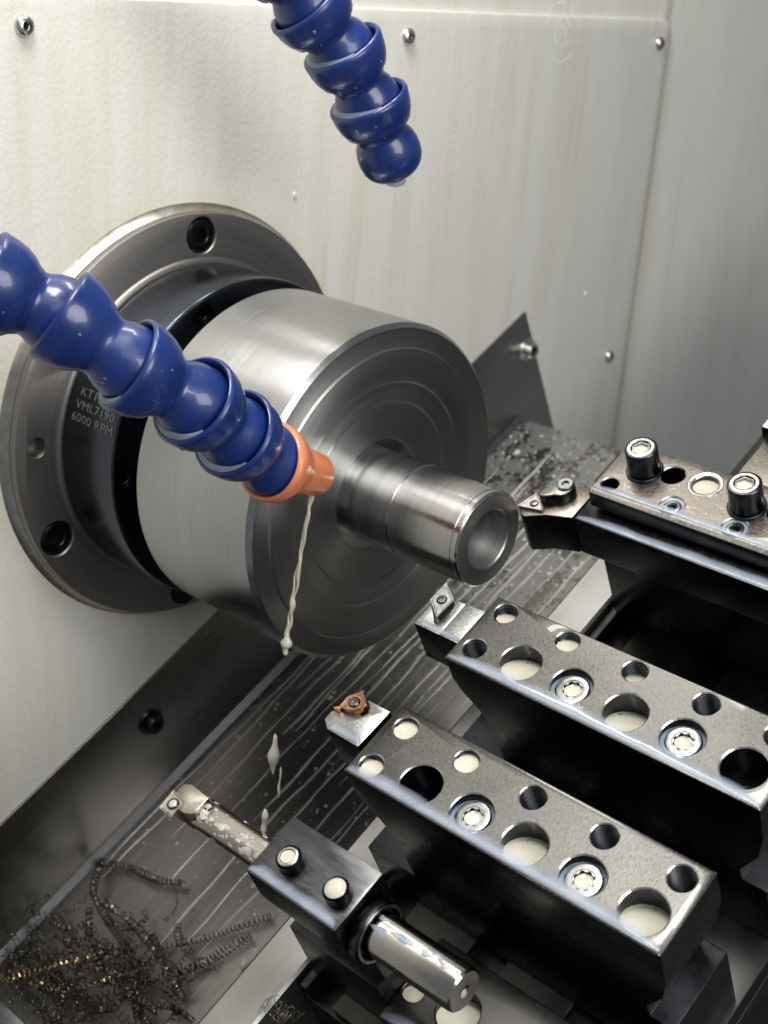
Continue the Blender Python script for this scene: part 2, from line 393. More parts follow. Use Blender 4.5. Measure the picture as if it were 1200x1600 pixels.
# ------------------------------------------------------------------ spindle flange
fl = thing('spindle_flange', 'dark grey round steel spindle flange bolted to the cream panel', 'flange', (-8, 0, 0), bed=False)
cut = MB()
BA = [88, 148, 207.5, 267, 328, 28]
for a in BA:
    c = (0, 89.3 * math.cos(math.radians(a)), 89.3 * math.sin(math.radians(a)))
    cut.lathe([(.5, 9.3), (0, 9.0), (-.5, 8.6), (-6.5, 8.6)], c, X, 36)
for a in (177,):
    c = (0, 88.5 * math.cos(math.radians(a)), 88.5 * math.sin(math.radians(a)))
    cut.lathe([(.5, 5.1), (-.5, 4.6), (-7, 4.4)], c, X, 28)
mb = MB().lathe([(-7.95, 99.5), (0, 99.5)], (0, 0, 0), X, 160)
me = carve(mb, cut, ORG[fl.name], .8, 2, 'flange_plate')
part('flange_plate', me, M['flange'], fl)
def cap_screw(parent, o, ax, r, h, mat, sock='screwblack', sr=.55, name='bolt', n=32, pool=None):
    ax = Vector(ax); o = Vector(o)
    mb = MB().lathe([(0, r * .96), (.3, r), (h - .5, r), (h - .1, r * .95), (h, r * .88), (h, r * sr * 1.10), (h - .3, r * sr), (h * .45, r * sr * .98), (h * .45, .01)], o, ax, n)
    s = part(name, mb, M[mat], parent)
    # hex key recess: six flats inside the round mouth
    hx = MB().ring([(h - .45, r * sr * 1.02), (h - .45, r * sr * .86), (h * .46, r * sr * .86), (h * .46, r * sr * 1.02)], o, ax, 6)
    part('socket', hx, M[sock], s)
    return s
for a in BA:
    c = (-6.4, 89.3 * math.cos(math.radians(a)), 89.3 * math.sin(math.radians(a)))
    cap_screw(fl, c, X, 7.5, 5.9, 'screwblack')
mb = MB().ring([(-7.98, 99.3), (-7.98, 103.0), (-7.2, 101.8), (-5.2, 100.2), (-4.4, 99.6)], (0, 0, 0), X, 160)
part('base_fillet', mb, M['filletsteel'], fl)
part('register_ring', MB().ring([(.02, 76), (.02, 79.2), (.8, 79.0), (1.5, 78.2), (1.8, 77.2), (1.8, 76)], (0, 0, 0), X, 128), M['flange'], fl)

# ------------------------------------------------------------------ chuck adapter (blued ring with engraving)
ad = thing('chuck_adapter', 'glossy black engraved ring between the flange and the chuck', 'adapter', (3, 0, 0), bed=False)
cut = MB(); AA = [113, 182, -50, 20]
for a in AA:
    c = (38, 69.6 * math.cos(math.radians(a)), 69.6 * math.sin(math.radians(a)))
    cut.lathe([(.5, 5.7), (0, 5.4), (-6, 5.4)], c, X, 28)
mb = MB().lathe([(3, 77), (38, 76.6)], (0, 0, 0), X, 144)
me = carve(mb, cut, ORG[ad.name], 1.1, 3, 'ring')
part('ring', me, M['oxide_ring'], ad)
for a in AA:
    cap_screw(ad, (32.1, 69.6 * math.cos(math.radians(a)), 69.6 * math.sin(math.radians(a))), X, 4.9, 4.8, 'screwblack')
part('neck', MB().lathe([(38.1, 58), (51.9, 58)], (0, 0, 0), X, 96), M['oxide_ring'], ad)
def wrap_text(txt, x0, ang, size, R, parent):
    cu = bpy.data.curves.new('t', 'FONT'); cu.body = txt; cu.size = 1.0; cu.resolution_u = 3; cu.space_character = 1.06
    o = bpy.data.objects.new('t', cu); COL.objects.link(o)
    dg = bpy.context.evaluated_depsgraph_get(); me = bpy.data.meshes.new_from_object(o.evaluated_get(dg)); bpy.data.objects.remove(o)
    og = ORG[root_of(parent).name]
    for v in me.vertices:
        x = x0 + v.co.x * size * 1.28; a = math.radians(ang) - v.co.y * size / R
        v.co = (Vector((x, (R + .06) * math.cos(a), (R + .06) * math.sin(a))) - og) * MM
    return part('engraving', me, M['text'], parent)
wrap_text('KT150', 9.0, 158.3, 5.3, 77.0, ad)
wrap_text('VML7190', 8.0, 162.6, 5.3, 77.0, ad)
wrap_text('6000 RPM', 6.8, 166.9, 5.3, 77.0, ad)

# ------------------------------------------------------------------ chuck
ck = thing('chuck', 'bright turned steel collet chuck holding the workpiece', 'chuck', (52, 0, 0), bed=False)
mb = MB().lathe([(52, 60), (52, 73.6), (53.4, 75), (121.6, 75), (121.9, 74.9)], (0, 0, 0), X, 200)
part('chuck_body', mb, M['chuck'], ck, 25)
mb = MB().lathe([(121.9, 74.9), (123.9, 73.2), (124.0, 73.0)], (0, 0, 0), X, 200, cap=False)
part('chamfer', mb, M['chuck'], ck, 20)
mb = MB().lathe([(124.0, 73.0), (124.0, 65.6), (124.2, 64.9), (124.9, 64.2), (125.0, 63.4), (124.7, 51.0), (124.5, 50.4), (124.0, 49.8), (123.9, 49.2), (123.7, 42.6), (123.5, 41.8), (123.1, 41.0), (123.0, 40.4), (122.8, 25.4), (122.3, 24.8), (113, 24.6)], (0, 0, 0), X, 200, cap=False)
part('chuck_face', mb, M['face'], ck, 25)
mb = MB().ring([(113, 20.5), (119.6, 20.5), (120.0, 20.9), (120.0, 22.9), (119.5, 23.4), (113, 23.4)], (0, 0, 0), X, 120)
part('collet_nose', mb, M['face'], ck, 40)

# ------------------------------------------------------------------ workpiece
wk = thing('workpiece', 'shiny turned steel tube gripped in the chuck, bored end towards the tools', 'workpiece', (122, 0, 0), bed=False)
mb = MB().lathe([(113, 12.5), (113, 20.4), (146.3, 20.4), (146.7, 20.0), (147.2, 20.0), (147.5, 20.3), (180.2, 20.3), (180.4, 20.05), (180.8, 20.05), (181.0, 20.25), (182.9, 20.25), (183.6, 19.6), (183.7, 19.3)], (0, 0, 0), X, 160, cap=False)
part('outer_surface', mb, M['work'], wk, 20)
part('end_face', MB().lathe([(183.7, 19.3), (183.7, 13.1), (183.2, 12.5)], (0, 0, 0), X, 160, cap=False), M['bore'], wk, 20)
part('bore', MB().lathe([(183.2, 12.5), (175.5, 12.5), (175.5, .05)], (0, 0, 0), X, 120, cap=False), M['bore'], wk, 20)

# ------------------------------------------------------------------ chip chute
ch = thing('chip_chute', 'dark stainless chip chute sloping below the chuck, wet with coolant', 'chute', (-8, -60, -180))
mb = MB().prism([(-420, -112.2), (247, -112.2), (247.6, -215), (-420, -215)], -7.97, -6.4, 'vw')
part('wall_plate', carve(mb, None, ORG[ch.name], .35, 2, 'wall_plate'), M['stainless'], ch)
mb = MB().box(-6.3, 176, -420, 220, -181.5, -178.5)
part('floor_sheet', carve(mb, None, ORG[ch.name], .5, 2, 'floor_sheet'), M['chute'], ch)
part('weld_seam', MB().prism([(-6.35, -178.45), (-3.2, -178.45), (-4.6, -177.0), (-6.35, -175.0)], -420, 219, 'xw'), M['weld'], ch)
def flange_bolt(v, w):
    o = Vector((-6.4, v, w)); s = part('bolt', MB().lathe([(0.02, 7.4), (.9, 7.4), (1.2, 7.0), (1.25, 5.2), (5.2, 5.2), (5.9, 4.6), (5.9, 3.0), (3.0, 2.8), (3.0, .05)], o, X, 32), M['zinc'] if v > 0 else M['screwblack'], ch)
    part('socket', MB().ring([(5.3, 3.0), (5.3, 2.45), (3.05, 2.45), (3.05, 3.0)], o, X, 6), M['screwblack'], s)
flange_bolt(240, -136.8); flange_bolt(-95.3, -134.4)

# ------------------------------------------------------------------ machine bed, way strip, slide table
single('machine_bed', MB().box(176.3, 640, -460, 420, -260, -120), M['bed'], kind='structure')
mb = MB().prism([(178.6, -119.9), (198.8, -119.9), (198.8, -75), (197.6, -74), (180.0, -74), (178.6, -75.2)], -300, 118, 'xw')
single('way_strip', mb, M['strip'], 'bright ground steel strip running along the slide beneath the tool blocks', 'steel strip', org=(188, -90, -119.9))
tb = thing('slide_table', 'black slotted slide table that carries the row of tool blocks', 'slide table', (270, -40, -119.9))
part('table_base', carve(MB().box(200, 338.8, -168, 110, -119.8, -86), None, ORG[tb.name], .6, 2, 'table_base'), M['table'], tb)
for a, c in ((200.2, 204), (217.5, 247), (262, 291.5), (306.5, 338.6)):
    part('land', carve(MB().box(a, c, -167.5, 109.5, -85.98, -77.1), None, ORG[tb.name], .5, 2, 'land'), M['table'], tb)

# ------------------------------------------------------------------ helpers for tool blocks
def pool(mb, x, v, r, wc, tilt=ST / CT, n=36, squash=1.0):
    """liquid surface in a round hole; tilt = level under gravity, smaller = held by surface tension"""
    vs = [Vector((x, v, wc + .05))]; fs = []
    for q, up in ((.55, .03), (.88, 0.0), (1.0, .18)):
        for k in range(n):
            a = 2 * math.pi * k / n; vs.append(Vector((x + r * q * math.cos(a), v + r * q * math.sin(a), wc + up - tilt * r * q * math.sin(a))))
    for k in range(n): vs.append(Vector((x + r * math.cos(a * 0 + 2 * math.pi * k / n), v + r * math.sin(2 * math.pi * k / n), wc - 1.5 - tilt * r * math.sin(2 * math.pi * k / n))))
    for k in range(n):
        k2 = (k + 1) % n; fs.append((0, 1 + k, 1 + k2))
        for i in range(3): fs.append((1 + i * n + k, 1 + i * n + k2, 1 + (i + 1) * n + k2, 1 + (i + 1) * n + k)[::-1])
    fs.append(tuple(range(1 + 3 * n, 1 + 4 * n))[::-1])
    return mb.add(vs, fs)
def film_strip(mb, x0, x1, v0, wid, w, h=.75, n=90, seed=1):
    """coolant held by surface tension along a front edge"""
    rnd = random.Random(seed); ph = [rnd.random() * 6 for _ in range(4)]; vs = []; fs = []
    prof = [(0, 0), (.03, .40), (.10, .75), (.22, 1.0), (.40, .92), (.60, .62), (.80, .28), (1.0, 0.0)]; m_ = len(prof); th = []
    for i in range(n):
        t = i / (n - 1); x = x0 + (x1 - x0) * t; e = min(1, t * 9, (1 - t) * 9) ** .7
        ww = wid * (1 + .07 * math.sin(t * 9 + ph[0]) + .05 * math.sin(t * 23 + ph[1]) + .03 * math.sin(t * 51 + ph[2])) * (.45 + .55 * e)
        for q, hh in prof: vs.append(Vector((x, v0 + ww * q, w + h * hh * (.3 + .7 * e)))); th.append(hh * (.35 + .65 * e))
    mb.thick = th
    for i in range(n - 1):
        for k in range(m_ - 1): fs.append((i * m_ + k, (i + 1) * m_ + k, (i + 1) * m_ + k + 1, i * m_ + k + 1))
        fs.append((i * m_, i * m_ + m_ - 1, (i + 1) * m_ + m_ - 1, (i + 1) * m_))
    fs.append(tuple(range(m_))); fs.append(tuple(range((n - 1) * m_, n * m_))[::-1])
    return mb.add(vs, fs)
def threads(mb, x, v, r, w0, w1, pitch=1.25):
    w = w0
    while w > w1:
        mb.ring([(0, r + .02), (-.32, r - .5), (-.45, r - .5), (-.85, r + .02)], (x, v, w), Wn, 28); w -= pitch
    return mb
def hole(cut, x, v, r, wt, depth, cb=None):
    if cb: cut.lathe([(.6, r + 1.1), (-.45, r), (-cb[0], r), (-cb[0], cb[1]), (-depth, cb[1])], (x, v, wt), Wn, 44)
    else: cut.lathe([(.6, r + 1.1), (-.4, r), (-depth, r)], (x, v, wt), Wn, 40)
def topmark(wt):
    def f(n, c, mi):
        if mi == 2: return 2
        if n.z > .9 and c.z > wt - .7: return 0
        if abs(n.z) > .3 and c.z > wt - .5: return 2
        return 1
    return f
def socket_screw(parent, x, v, wtop, r, filled, dash=0):
    """cap screw sunk in a counterbore, with a serrated socket"""
    o = Vector((x, v, wtop - 6))
    s = part('cap_screw', MB().lathe([(0, r), (5.4, r), (5.9, r * .93), (6.0, r * .86), (6.0, r * .64), (5.6, r * .60), (2.6, r * .58), (2.6, .05)], o, Wn, 44), M['screwsteel'], parent)
    # six-lobed socket wall
    n = 48; vs = []; fs = []
    for w_ in (5.75, 2.7):
        for rad_o in (0, 1):
            for k in range(n):
                a = 2 * math.pi * k / n; rr = r * .66 if rad_o else r * (.545 + .05 * math.cos(8 * a)); vs.append(o + Vector((rr * math.cos(a), rr * math.sin(a), w_)))
    for k in range(n):
        k2 = (k + 1) % n; fs += [(k, k2, n + k2, n + k), (k, 2 * n + k, 2 * n + k2, k2), (2 * n + k, 3 * n + k, 3 * n + k2, 2 * n + k2), (n + k, n + k2, 3 * n + k2, 3 * n + k)]
    part('socket', MB().add(vs, fs), M['screwsteel'], s)
    if filled: part('coolant_pool', pool(MB(), x, v, r * .50, wtop - 1.1, .22), M['milk'], s)
    return s

def tool_block(name, label, v0, v1, x0, x1, small, large, cbs, seed):
    t = thing(name, label, 'tool block', ((x0 + x1) / 2, (v0 + v1) / 2, -77))
    wt = 6.0
    prof = [(x0, wt), (x1, wt), (x1, -10), (x1 - 3, -24), (x1 - 11, -38), (x1 - 11, -44), (336.8, -44), (336.8, -77), (200.2, -77), (200.2, -52), (x0 + 14, -51), (x0 + 13, -30), (x0 + 9, -20), (x0 + 2.5, -12), (x0, -6)]
    mb = MB().prism(prof[::-1], v0, v1, 'xw'); cut = MB()
    for x, v, st in small: hole(cut, x, v, 4.55, wt, 16)
    for x, v, st in large: hole(cut, x, v, 7.75, wt, 30, cb=(17, 5.2))
    for x, v in cbs: hole(cut, x, v, 7.6, wt, 8.2)
    me = carve(mb, cut, ORG[t.name], .55, 2, 'block_body', topmark(wt))
    part('block_body', me, [M['ground'], M['oxide'], M['edge']], t)
    for x, v, st in small:
        part('thread', threads(MB(), x, v, 4.55, wt - 1.0, wt - 14), M['oxide'], t)
        if st is not None: part('coolant_pool', pool(MB(), x, v, 4.5, wt - st,   .24 if st < 2 else .5), M['milk'], t)
    for x, v, st in large:
        if st is not None:
            pl = part('coolant_pool', pool(MB(), x, v, 7.7, wt - st), M['milk'], t)
            bb = MB(); rb = random.Random(int(x * 7 + v))
            for q in range(6):
                a = math.radians(rb.uniform(20, 160)); rr = 7.7 - rb.uniform(.5, 1.6); bx_, bv_ = rr * math.cos(a), rr * math.sin(a); br_ = rb.uniform(.2, .55)
                bb.ring([(-.1, br_), (.10, br_ * .9), (.12, br_ * .65), (-.1, br_ * .6)], (x + bx_, v + bv_, wt - st - bv_ * ST / CT + .05), (0, ST, CT), 12)
            part('bubbles', bb, M['bubble'], pl)['kind'] = 'stuff'
        else: part('thread', threads(MB(), x, v, 5.2, wt - 17.6, wt - 29, 1.5), M['oxide'], t)
    for x, v in cbs:
        socket_screw(t, x, v, wt - 2.0, 6.2, True)
        mb = MB(); n = 44; vs = []; fs = []
        for q, dw in ((6.22, -.1), (6.9, -.35), (7.58, .1)):
            for k in range(n):
                a = 2 * math.pi * k / n; vs.append(Vector((x + q * math.cos(a), v + q * math.sin(a), wt - 2.6 + dw - .24 * q * math.sin(a))))
        for i in range(2):
            for k in range(n): fs.append((i * n + k, i * n + (k + 1) % n, (i + 1) * n + (k + 1) % n, (i + 1) * n + k))
        part('coolant_ring', MB().add(vs, fs), M['film'], t)
    part('coolant_film', film_strip(MB(), x0 + .8, x1 - 1, v0 + .5, 5.6, wt - .02, .5, 120, seed), M['edgefilm'], t)
    return t
tool_block('tool_block', 'scuffed steel tool block with coolant-filled holes, whole length in view', -116.6, -84.6, 210.4, 338.4,
           [(218.4, -91.7, 1.5), (217.8, -110.2, 1.8), (246.3, -91.7, 1.4), (274.6, -91.7, None), (302.6, -91.7, None), (330.7, -91.7, None)],
           [(238.2, -107.1, None), (282.5, -107.1, 5.6), (327.0, -107.1, 6.2)], [(260.6, -107.1), (304.9, -107.1)], 3)
tool_block('tool_block', 'steel tool block with glaring highlight, between the scuffed block and clamp-plate block', -59.6, -26.4, 210.4, 338.4,
           [(218.0, -31.8, 3.6), (217.9, -51.0, None), (246.4, -32.0, 2.6), (275.0, -32.0, 5.4), (303.3, -32.3, None), (329.6, -32.3, None)],
           [(237.0, -48.0, 5.2), (281.8, -48.2, 7.0), (326.6, -48.2, None)], [(259.2, -47.8), (303.8, -47.8)], 5)

# ------------------------------------------------------------------ turning tools held in those blocks
def insert(parent, poly, w0, w1, mat, scr, sr=2.0, frame=None, land=.7):
    """indexable insert: chamfered plate with a raised land and a central screw"""
    c = Vector((sum(p[0] for p in poly) / len(poly), sum(p[1] for p in poly) / len(poly)))
    mb = MB(); k = .88
    low = [((p[0] - c.x) * k + c.x, (p[1] - c.y) * k + c.y) for p in poly]
    inn = [((p[0] - c.x) * .80 + c.x, (p[1] - c.y) * .80 + c.y) for p in poly]
    n = len(poly)
    vs = [(*p, w0) for p in low] + [(*p, w1) for p in poly] + [(*p, w1 - .02) for p in [((q[0] - c.x) * .93 + c.x, (q[1] - c.y) * .93 + c.y) for q in poly]] + [(*p, w1 - .35) for p in inn]
    fs = [tuple(range(n))[::-1]]
    for i in range(3):
        for j in range(n): fs.append((i * n + j, i * n + (j + 1) % n, (i + 1) * n + (j + 1) % n, (i + 1) * n + j))
    fs.append(tuple(range(3 * n, 4 * n)))
    s = part('insert', MB().add(vs, fs), M[mat], parent, 20)
    part('insert_screw', MB().lathe([(-.6, sr), (.0, sr), (.25, sr * .9), (.3, sr * .55), (-.1, sr * .45), (-.1, .03)], (scr[0], scr[1], w1 - .1), Wn, 24), M['screwsteel'], s)
    part('bore_ring', MB().ring([(-.34, sr * 1.25), (-.34, sr * 1.02), (.02, sr * 1.05), (.02, sr * 1.2)], (scr[0], scr[1], w1), Wn, 28), M['screwblack' if mat != 'gold' else 'carbide'], s)
    return s
G = 'turning tools held in the tool blocks'
t2 = thing('turning_tool', 'square-shank tool with a gold and brown insert, ahead of the scuffed block', 'turning tool', (197, -95, -21))
poly = [(183.3, -100.8), (183.3, -96.2), (188.4, -94.9), (193.0, -90.9), (195.8, -90.6), (196.2, -88.6), (194.2, -86.6), (190.9, -85.9), (203.8, -85.8), (210.3, -85.8), (210.3, -104.2), (200.2, -104.0), (187.4, -103.8)]
poly = [(183.3, -100.8), (183.3, -96.4), (189.0, -94.8), (193.2, -92.2), (195.4, -92.6), (196.6, -90.6), (195.2, -88.2), (192.2, -85.9), (203.6, -85.8), (203.2, -103.9), (187.4, -103.8)]
me = carve(MB().prism(poly, -21, -1, 'xv'), None, ORG[t2.name], .3, 2, 'head', lambda n, c, mi: 2 if mi == 2 else (0 if n.z > .9 else 1))
part('head', me, [M['carbide'], M['oxide'], M['edge']], t2)
part('shank', carve(MB().box(203.7, 210.3, -104.2, -85.6, -21, -5.5), None, ORG[t2.name], .3, 2, 'shank'), M['oxide'], t2)
ins = insert(t2, [(186.6, -94.6), (186.0, -90.0), (188.4, -86.6), (191.2, -86.0), (194.8, -88.6), (194.9, -91.0), (192.9, -93.0), (189.5, -94.7)], -3.2, 1.5, 'bronze', (190.2, -90.4), 1.9)
part('cutting_tip', MB().prism([(184.2, -96.0), (186.9, -95.6), (187.3, -93.2), (185.7, -93.0), (186.0, -94.4)], -1.6, .9, 'xv'), M['gold'], ins)
part('cutting_tip', MB().prism([(188.2, -87.2), (188.6, -84.8), (189.7, -84.2), (190.4, -86.4)], -1.6, .9, 'xv'), M['insertframe'], ins)
part('side_facet', MB().prism([(192.4, -93.5), (195.4, -91.2), (194.9, -90.8), (192.2, -92.9)], -2.6, 1.1, 'xv'), M['gold'], ins)
part('coolant_film', film_strip(MB(), 187.6, 202.8, -103.6, 4.6, -1.02, .7, 40, 9), M['edgefilm'], t2)

t3 = thing('turning_tool', 'square-shank tool with a pale diamond insert, ahead of the highlighted block', 'turning tool', (197, -40, -21))
poly = [(183.7, -48.4), (183.6, -37.4), (187.6, -41.0), (191.0, -44.6), (193.4, -44.4), (194.2, -41.6), (192.6, -34.0), (191.8, -31.2), (196.4, -31.0), (196.4, -48.4)]
me = carve(MB().prism(poly, -21, -1, 'xv'), None, ORG[t3.name], .3, 2, 'head', lambda n, c, mi: 2 if mi == 2 else (0 if n.z > .9 else 1))
part('head', me, [M['carbide'], M['oxide'], M['edge']], t3)
me = carve(MB().box(196.7, 210.3, -48.5, -30.8, -21, -.7), None, ORG[t3.name], .3, 2, 'shank', lambda n, c, mi: 2 if mi == 2 else (0 if n.z > .9 else 1))
part('shank', me, [M['carbide'], M['oxide'], M['edge']], t3)
insert(t3, [(183.5, -27.1), (191.7, -32.4), (191.5, -42.9), (183.4, -37.0)], -3.4, .9, 'carbide', (187.4, -34.8), 1.75)
part('coolant_film', film_strip(MB(), 186, 209.6, -48.1, 3.2, -1.02, .6, 40, 11), M['edgefilm'], t3)

# ------------------------------------------------------------------ block with clamp plate, and its tool
bd = thing('tool_block', 'tool block with a coolant-wet clamp plate and two tall black cap screws', 'tool block', (270, 52, -77))
prof = [(42, -77), (64, -77), (64, -.1), (46.4, -.1), (46.4, -21.4), (42, -21.4)]
part('block_body', carve(MB().prism(prof, 203, 336, 'vw'), None, ORG[bd.name], .5, 2, 'block_body'), M['oxide'], bd)
cut = MB()
hole(cut, 217.3, 39.6, 3.6, 10, 9.0); hole(cut, 237.1, 54.0, 4.7, 10, 9.0); hole(cut, 251.2, 54.6, 5.0, 10, 7.5); hole(cut, 283.2, 53.5, 5.0, 10, 9.0)
hole(cut, 245.7, 39.5, 4.9, 10, 5); hole(cut, 272.5, 39.5, 4.9, 10, 5)
mb = MB().prism([(33, 1.5), (34.5, 0.0), (63.6, 0), (63.6, 10), (35.0, 10), (33, 8.4)], 211.2, 336, 'vw')
me = carve(mb, cut, ORG[bd.name], .45, 2, 'clamp_plate', topmark(10))
def mat_wet():
    t = NT('coolant_wet_plate'); c = t.coord(); n1 = t.noise(c, 700, 3); n2 = t.noise(c, 85, 4, .6, .5); n3 = t.noise(c, 200, 3)
    puddle = t.ramp(n2, [(.47, 0.0), (.53, 1.0)])
    t.set(col=t.mix(n1, (.13, .115, .10), (.26, .235, .205)), metal=1.0, rough=t.ramp(n1, [(.3, .30), (.7, .48)]), coat=puddle, coatr=.04)
    t.bump(n1, .25, .0002)
    bp_ = t.n('ShaderNodeBump'); bp_.inputs['Strength'].default_value = .6; bp_.inputs['Distance'].default_value = .0008; t.l(t.math('ADD', puddle, n3), bp_.inputs['Height']); t.l(bp_.outputs[0], t.p.inputs['Coat Normal'])
    return t.m
M['wetground'] = mat_wet()
part('clamp_plate', me, [M['wetground'], M['oxide'], M['edge']], bd)
part('coolant_pool', pool(MB(), 251.2, 54.6, 4.9, 10 - 1.6, .2), M['milk'], bd)
part('spot_ring', MB().ring([(0, 5.2), (.25, 5.6), (.25, 6.6), (0, 6.9)], (251.2, 54.6, 9.98), Wn, 40), M['edge'], bd)
for x, v in ((245.7, 39.5), (272.5, 39.5)):
    cap_screw(bd, (x, v, 5.2), Wn, 3.4, 4.2, 'screwsteel', sr=.6, name='set_screw')
    part('coolant_ring', MB().ring([(-.4, 3.45), (0, 3.5), (-.15, 4.2), (.1, 4.85), (-.4, 4.85)], (x, v, 9.2), Wn, 32), M['film'], bd)
for x, v in ((225.8, 51.6), (271.2, 50.6)):
    part('washer', MB().lathe([(0, 7.4), (.9, 7.4), (1.2, 7.0)], (x, v, 10.02), Wn, 36), M['screwblack'], bd)
    cs = cap_screw(bd, (x, v, 11.25), Wn, 6.4, 11.2, 'screwblack', 'screwsteel', .60, 'cap_screw', 40)
    part('coolant_pool', pool(MB(), x, v, 3.25, 11.25 + 9.9, .18, 24), M['milk'], cs)
    part('worn_rim', MB().ring([(11.1, 4.0), (11.28, 4.1), (11.26, 5.2), (11.05, 5.3)], (x, v, 11.25), Wn, 40), M['edge'], cs)
part('coolant_film', film_strip(MB(), 212, 335, 35.2, 3.4, 9.98, .4, 110, 15), M['edgefilm'], bd)

t4 = thing('turning_tool', 'tool with a small clamped triangular insert touching the workpiece rim', 'turning tool', (240, 36, -21))
poly = [(184.6, 19.6), (188.0, 17.8), (196.0, 22.5), (206.6, 25.6), (206.6, 44.0), (196.5, 41.0), (188.0, 34.5), (184.8, 24.0)]
me = carve(MB().prism(poly, -21, -.9, 'xv'), None, ORG[t4.name], .35, 2, 'head', lambda n, c, mi: 2 if mi == 2 else (0 if n.z > .9 else 1))
part('head', me, [M['wetground'], M['oxide'], M['edge']], t4)
part('shank', carve(MB().box(206.9, 334, 26, 45.9, -21, -1.2), None, ORG[t4.name], .5, 2, 'shank'), M['oxide'], t4)
insert(t4, [(183.4, 20.45), (186.2, 29.8), (193.6, 24.4), (194.4, 22.4)], -3.6, .9, 'insertframe', (188.8, 24.6), 1.5)
cl = []
for k in range(24):
    a = 2 * math.pi * k / 24; q = Vector((196.2, 33.4)) + Vector((5.6 * math.cos(a), 4.2 * math.sin(a)))
    d = Vector((.62, .78)); e = Vector((-.78, .62)); s_ = 7.6 * math.cos(a); u_ = (4.6 if math.cos(a) > -.2 else 3.2) * math.sin(a)
    cl.append((195.6 + d.x * s_ + e.x * u_, 32.2 + d.y * s_ + e.y * u_))
part('clamp', carve(MB().prism(cl, -.8, 5.2, 'xv'), None, ORG[t4.name], .8, 3, 'clamp', lambda n, c, mi: 1 if abs(n.z) < .3 else 0), [M['wetground'], M['oxide']], t4)
part('clamp_screw', MB().lathe([(0, 3.4), (.8, 3.4), (1.1, 3.0), (1.1, 1.6), (.2, 1.5), (.2, .03)], (198.0, 35.3, 5.2), Wn, 28), M['screwsteel'], t4)
part('coolant_film', film_strip(MB(), 208, 333, 26.4, 4.6, -1.22, .35, 90, 17), M['edgefilm'], t4)

# ------------------------------------------------------------------ neighbour at the right edge, behind the clamp plate
nb = thing('tool_block', 'wet grey block behind the clamp plate, cut by the right edge', 'tool block', (300, 100, -77))
me = carve(MB().box(252.6, 336, 70, 108, -77, 0), None, ORG[nb.name], .6, 2, 'block_body', lambda n, c, mi: 0 if n.z > .9 else 1)
part('block_body', me, [M['wetground'], M['oxide']], nb)
me = carve(MB().box(251.5, 336, 95, 110, .1, 7), None, ORG[nb.name], .7, 2, 'clamp_bar', lambda n, c, mi: 0 if n.z > .9 else 1)
part('clamp_bar', me, [M['carbide'], M['oxide']], nb)

# ------------------------------------------------------------------ boring bar holder and boring bar
AV, AW = -152.6, -9.3
t1 = thing('boring_bar_holder', 'small black square holder clamping the boring bar with two set screws', 'tool holder', (228, -150, -77))
arc = [(-164.0, 4.6), (-164.0, -10)] + [(-164 + 7 * (1 - math.cos(a)), -10 - 12 * math.sin(a)) for a in [math.pi / 2 * k / 6 for k in range(1, 7)]]
prof = arc + [(-157, -40), (-139.6, -40), (-139.6, 4.6)]
cut = MB().lathe([(-10, 9.0), (60, 9.0)], (200, AV, AW), X, 44)
for x in (219.5, 241.5): hole(cut, x, -153.6, 4.2, 4.6, 5)
M['holder'] = mat_metal('oiled_black_holder', (.11, .11, .115), .30, 400, .10, cv=.45, bump=.08, stretch=(.2, 1, 1))
me = carve(MB().prism(prof, 206.6, 248.6, 'vw'), cut, ORG[t1.name], .5, 2, 'clamp_head', lambda n, c, mi: 2 if mi == 2 and c.z > 3.5 else (0 if n.z > .9 and c.z > 3.5 else 1))
part('clamp_head', me, [M['holder'], M['oxide'], M['carbide']], t1)
part('pedestal', carve(MB().prism([(202, -77), (248, -77), (248, -40.1), (204.5, -40.1)], -160.5, -136, 'xw'), None, ORG[t1.name], .5, 2, 'pedestal'), M['oxide'], t1)
cut = MB()
for x, v in ((252.8, -151.6), (270.8, -148.5), (318, -148)): hole(cut, x if x > 253 else 259, v, 7.8 if x > 260 else 6.0, -52, 12)
cut = MB(); hole(cut, 270.5, -148.2, 7.9, -52, 14); hole(cut, 252.8, -151.2, 4.0, -52, 14)
part('foot', carve(MB().box(248.1, 334, -165, -130, -77, -52), cut, ORG[t1.name], .6, 2, 'foot'), M['table'], t1)
part('coolant_pool', pool(MB(), 270.5, -148.2, 7.85, -56.3), M['milk'], t1)
part('coolant_pool', pool(MB(), 252.8, -151.2, 3.95, -54.0), M['milk'], t1)
part('coolant_film', film_strip(MB(), 207.2, 247.4, -163.4, 4.6, 4.58, .5, 60, 21), M['edgefilm'], t1)
part('coolant_film', film_strip(MB(), 249, 330, -164.4, 5.0, -52.02, .8, 60, 23), M['edgefilm'], t1)
for x, lab in ((219.5, None), (241.5, None)):
    s = part('set_screw', MB().lathe([(-4.8, 3.95), (4.2, 3.95), (4.8, 3.6), (5.0, 3.2), (5.0, 2.75), (4.4, 2.5), (1.5, 2.4), (1.5, .05)], (x, -153.6, 4.6), Wn, 36), M['screwblack'], t1)
    part('thread', threads(MB(), x, -153.6, 4.55, 9.0, 5.3, .9), M['screwblack'], s)
    part('worn_rim', MB().ring([(4.7, 2.8), (5.06, 2.85), (5.04, 3.3), (4.75, 3.7)], (x, -153.6, 4.6), Wn, 36), M['edge'], s)
    if x < 230: part('coolant_pool', pool(MB(), x, -153.6, 2.6, 9.3, .12, 28), M['milk'], s)
    else: part('coolant_pool', MB().dome((x, -153.6, 9.5), X, V, Wn, 3.7, 3.7, 1.25, 28), M['milk'], s)
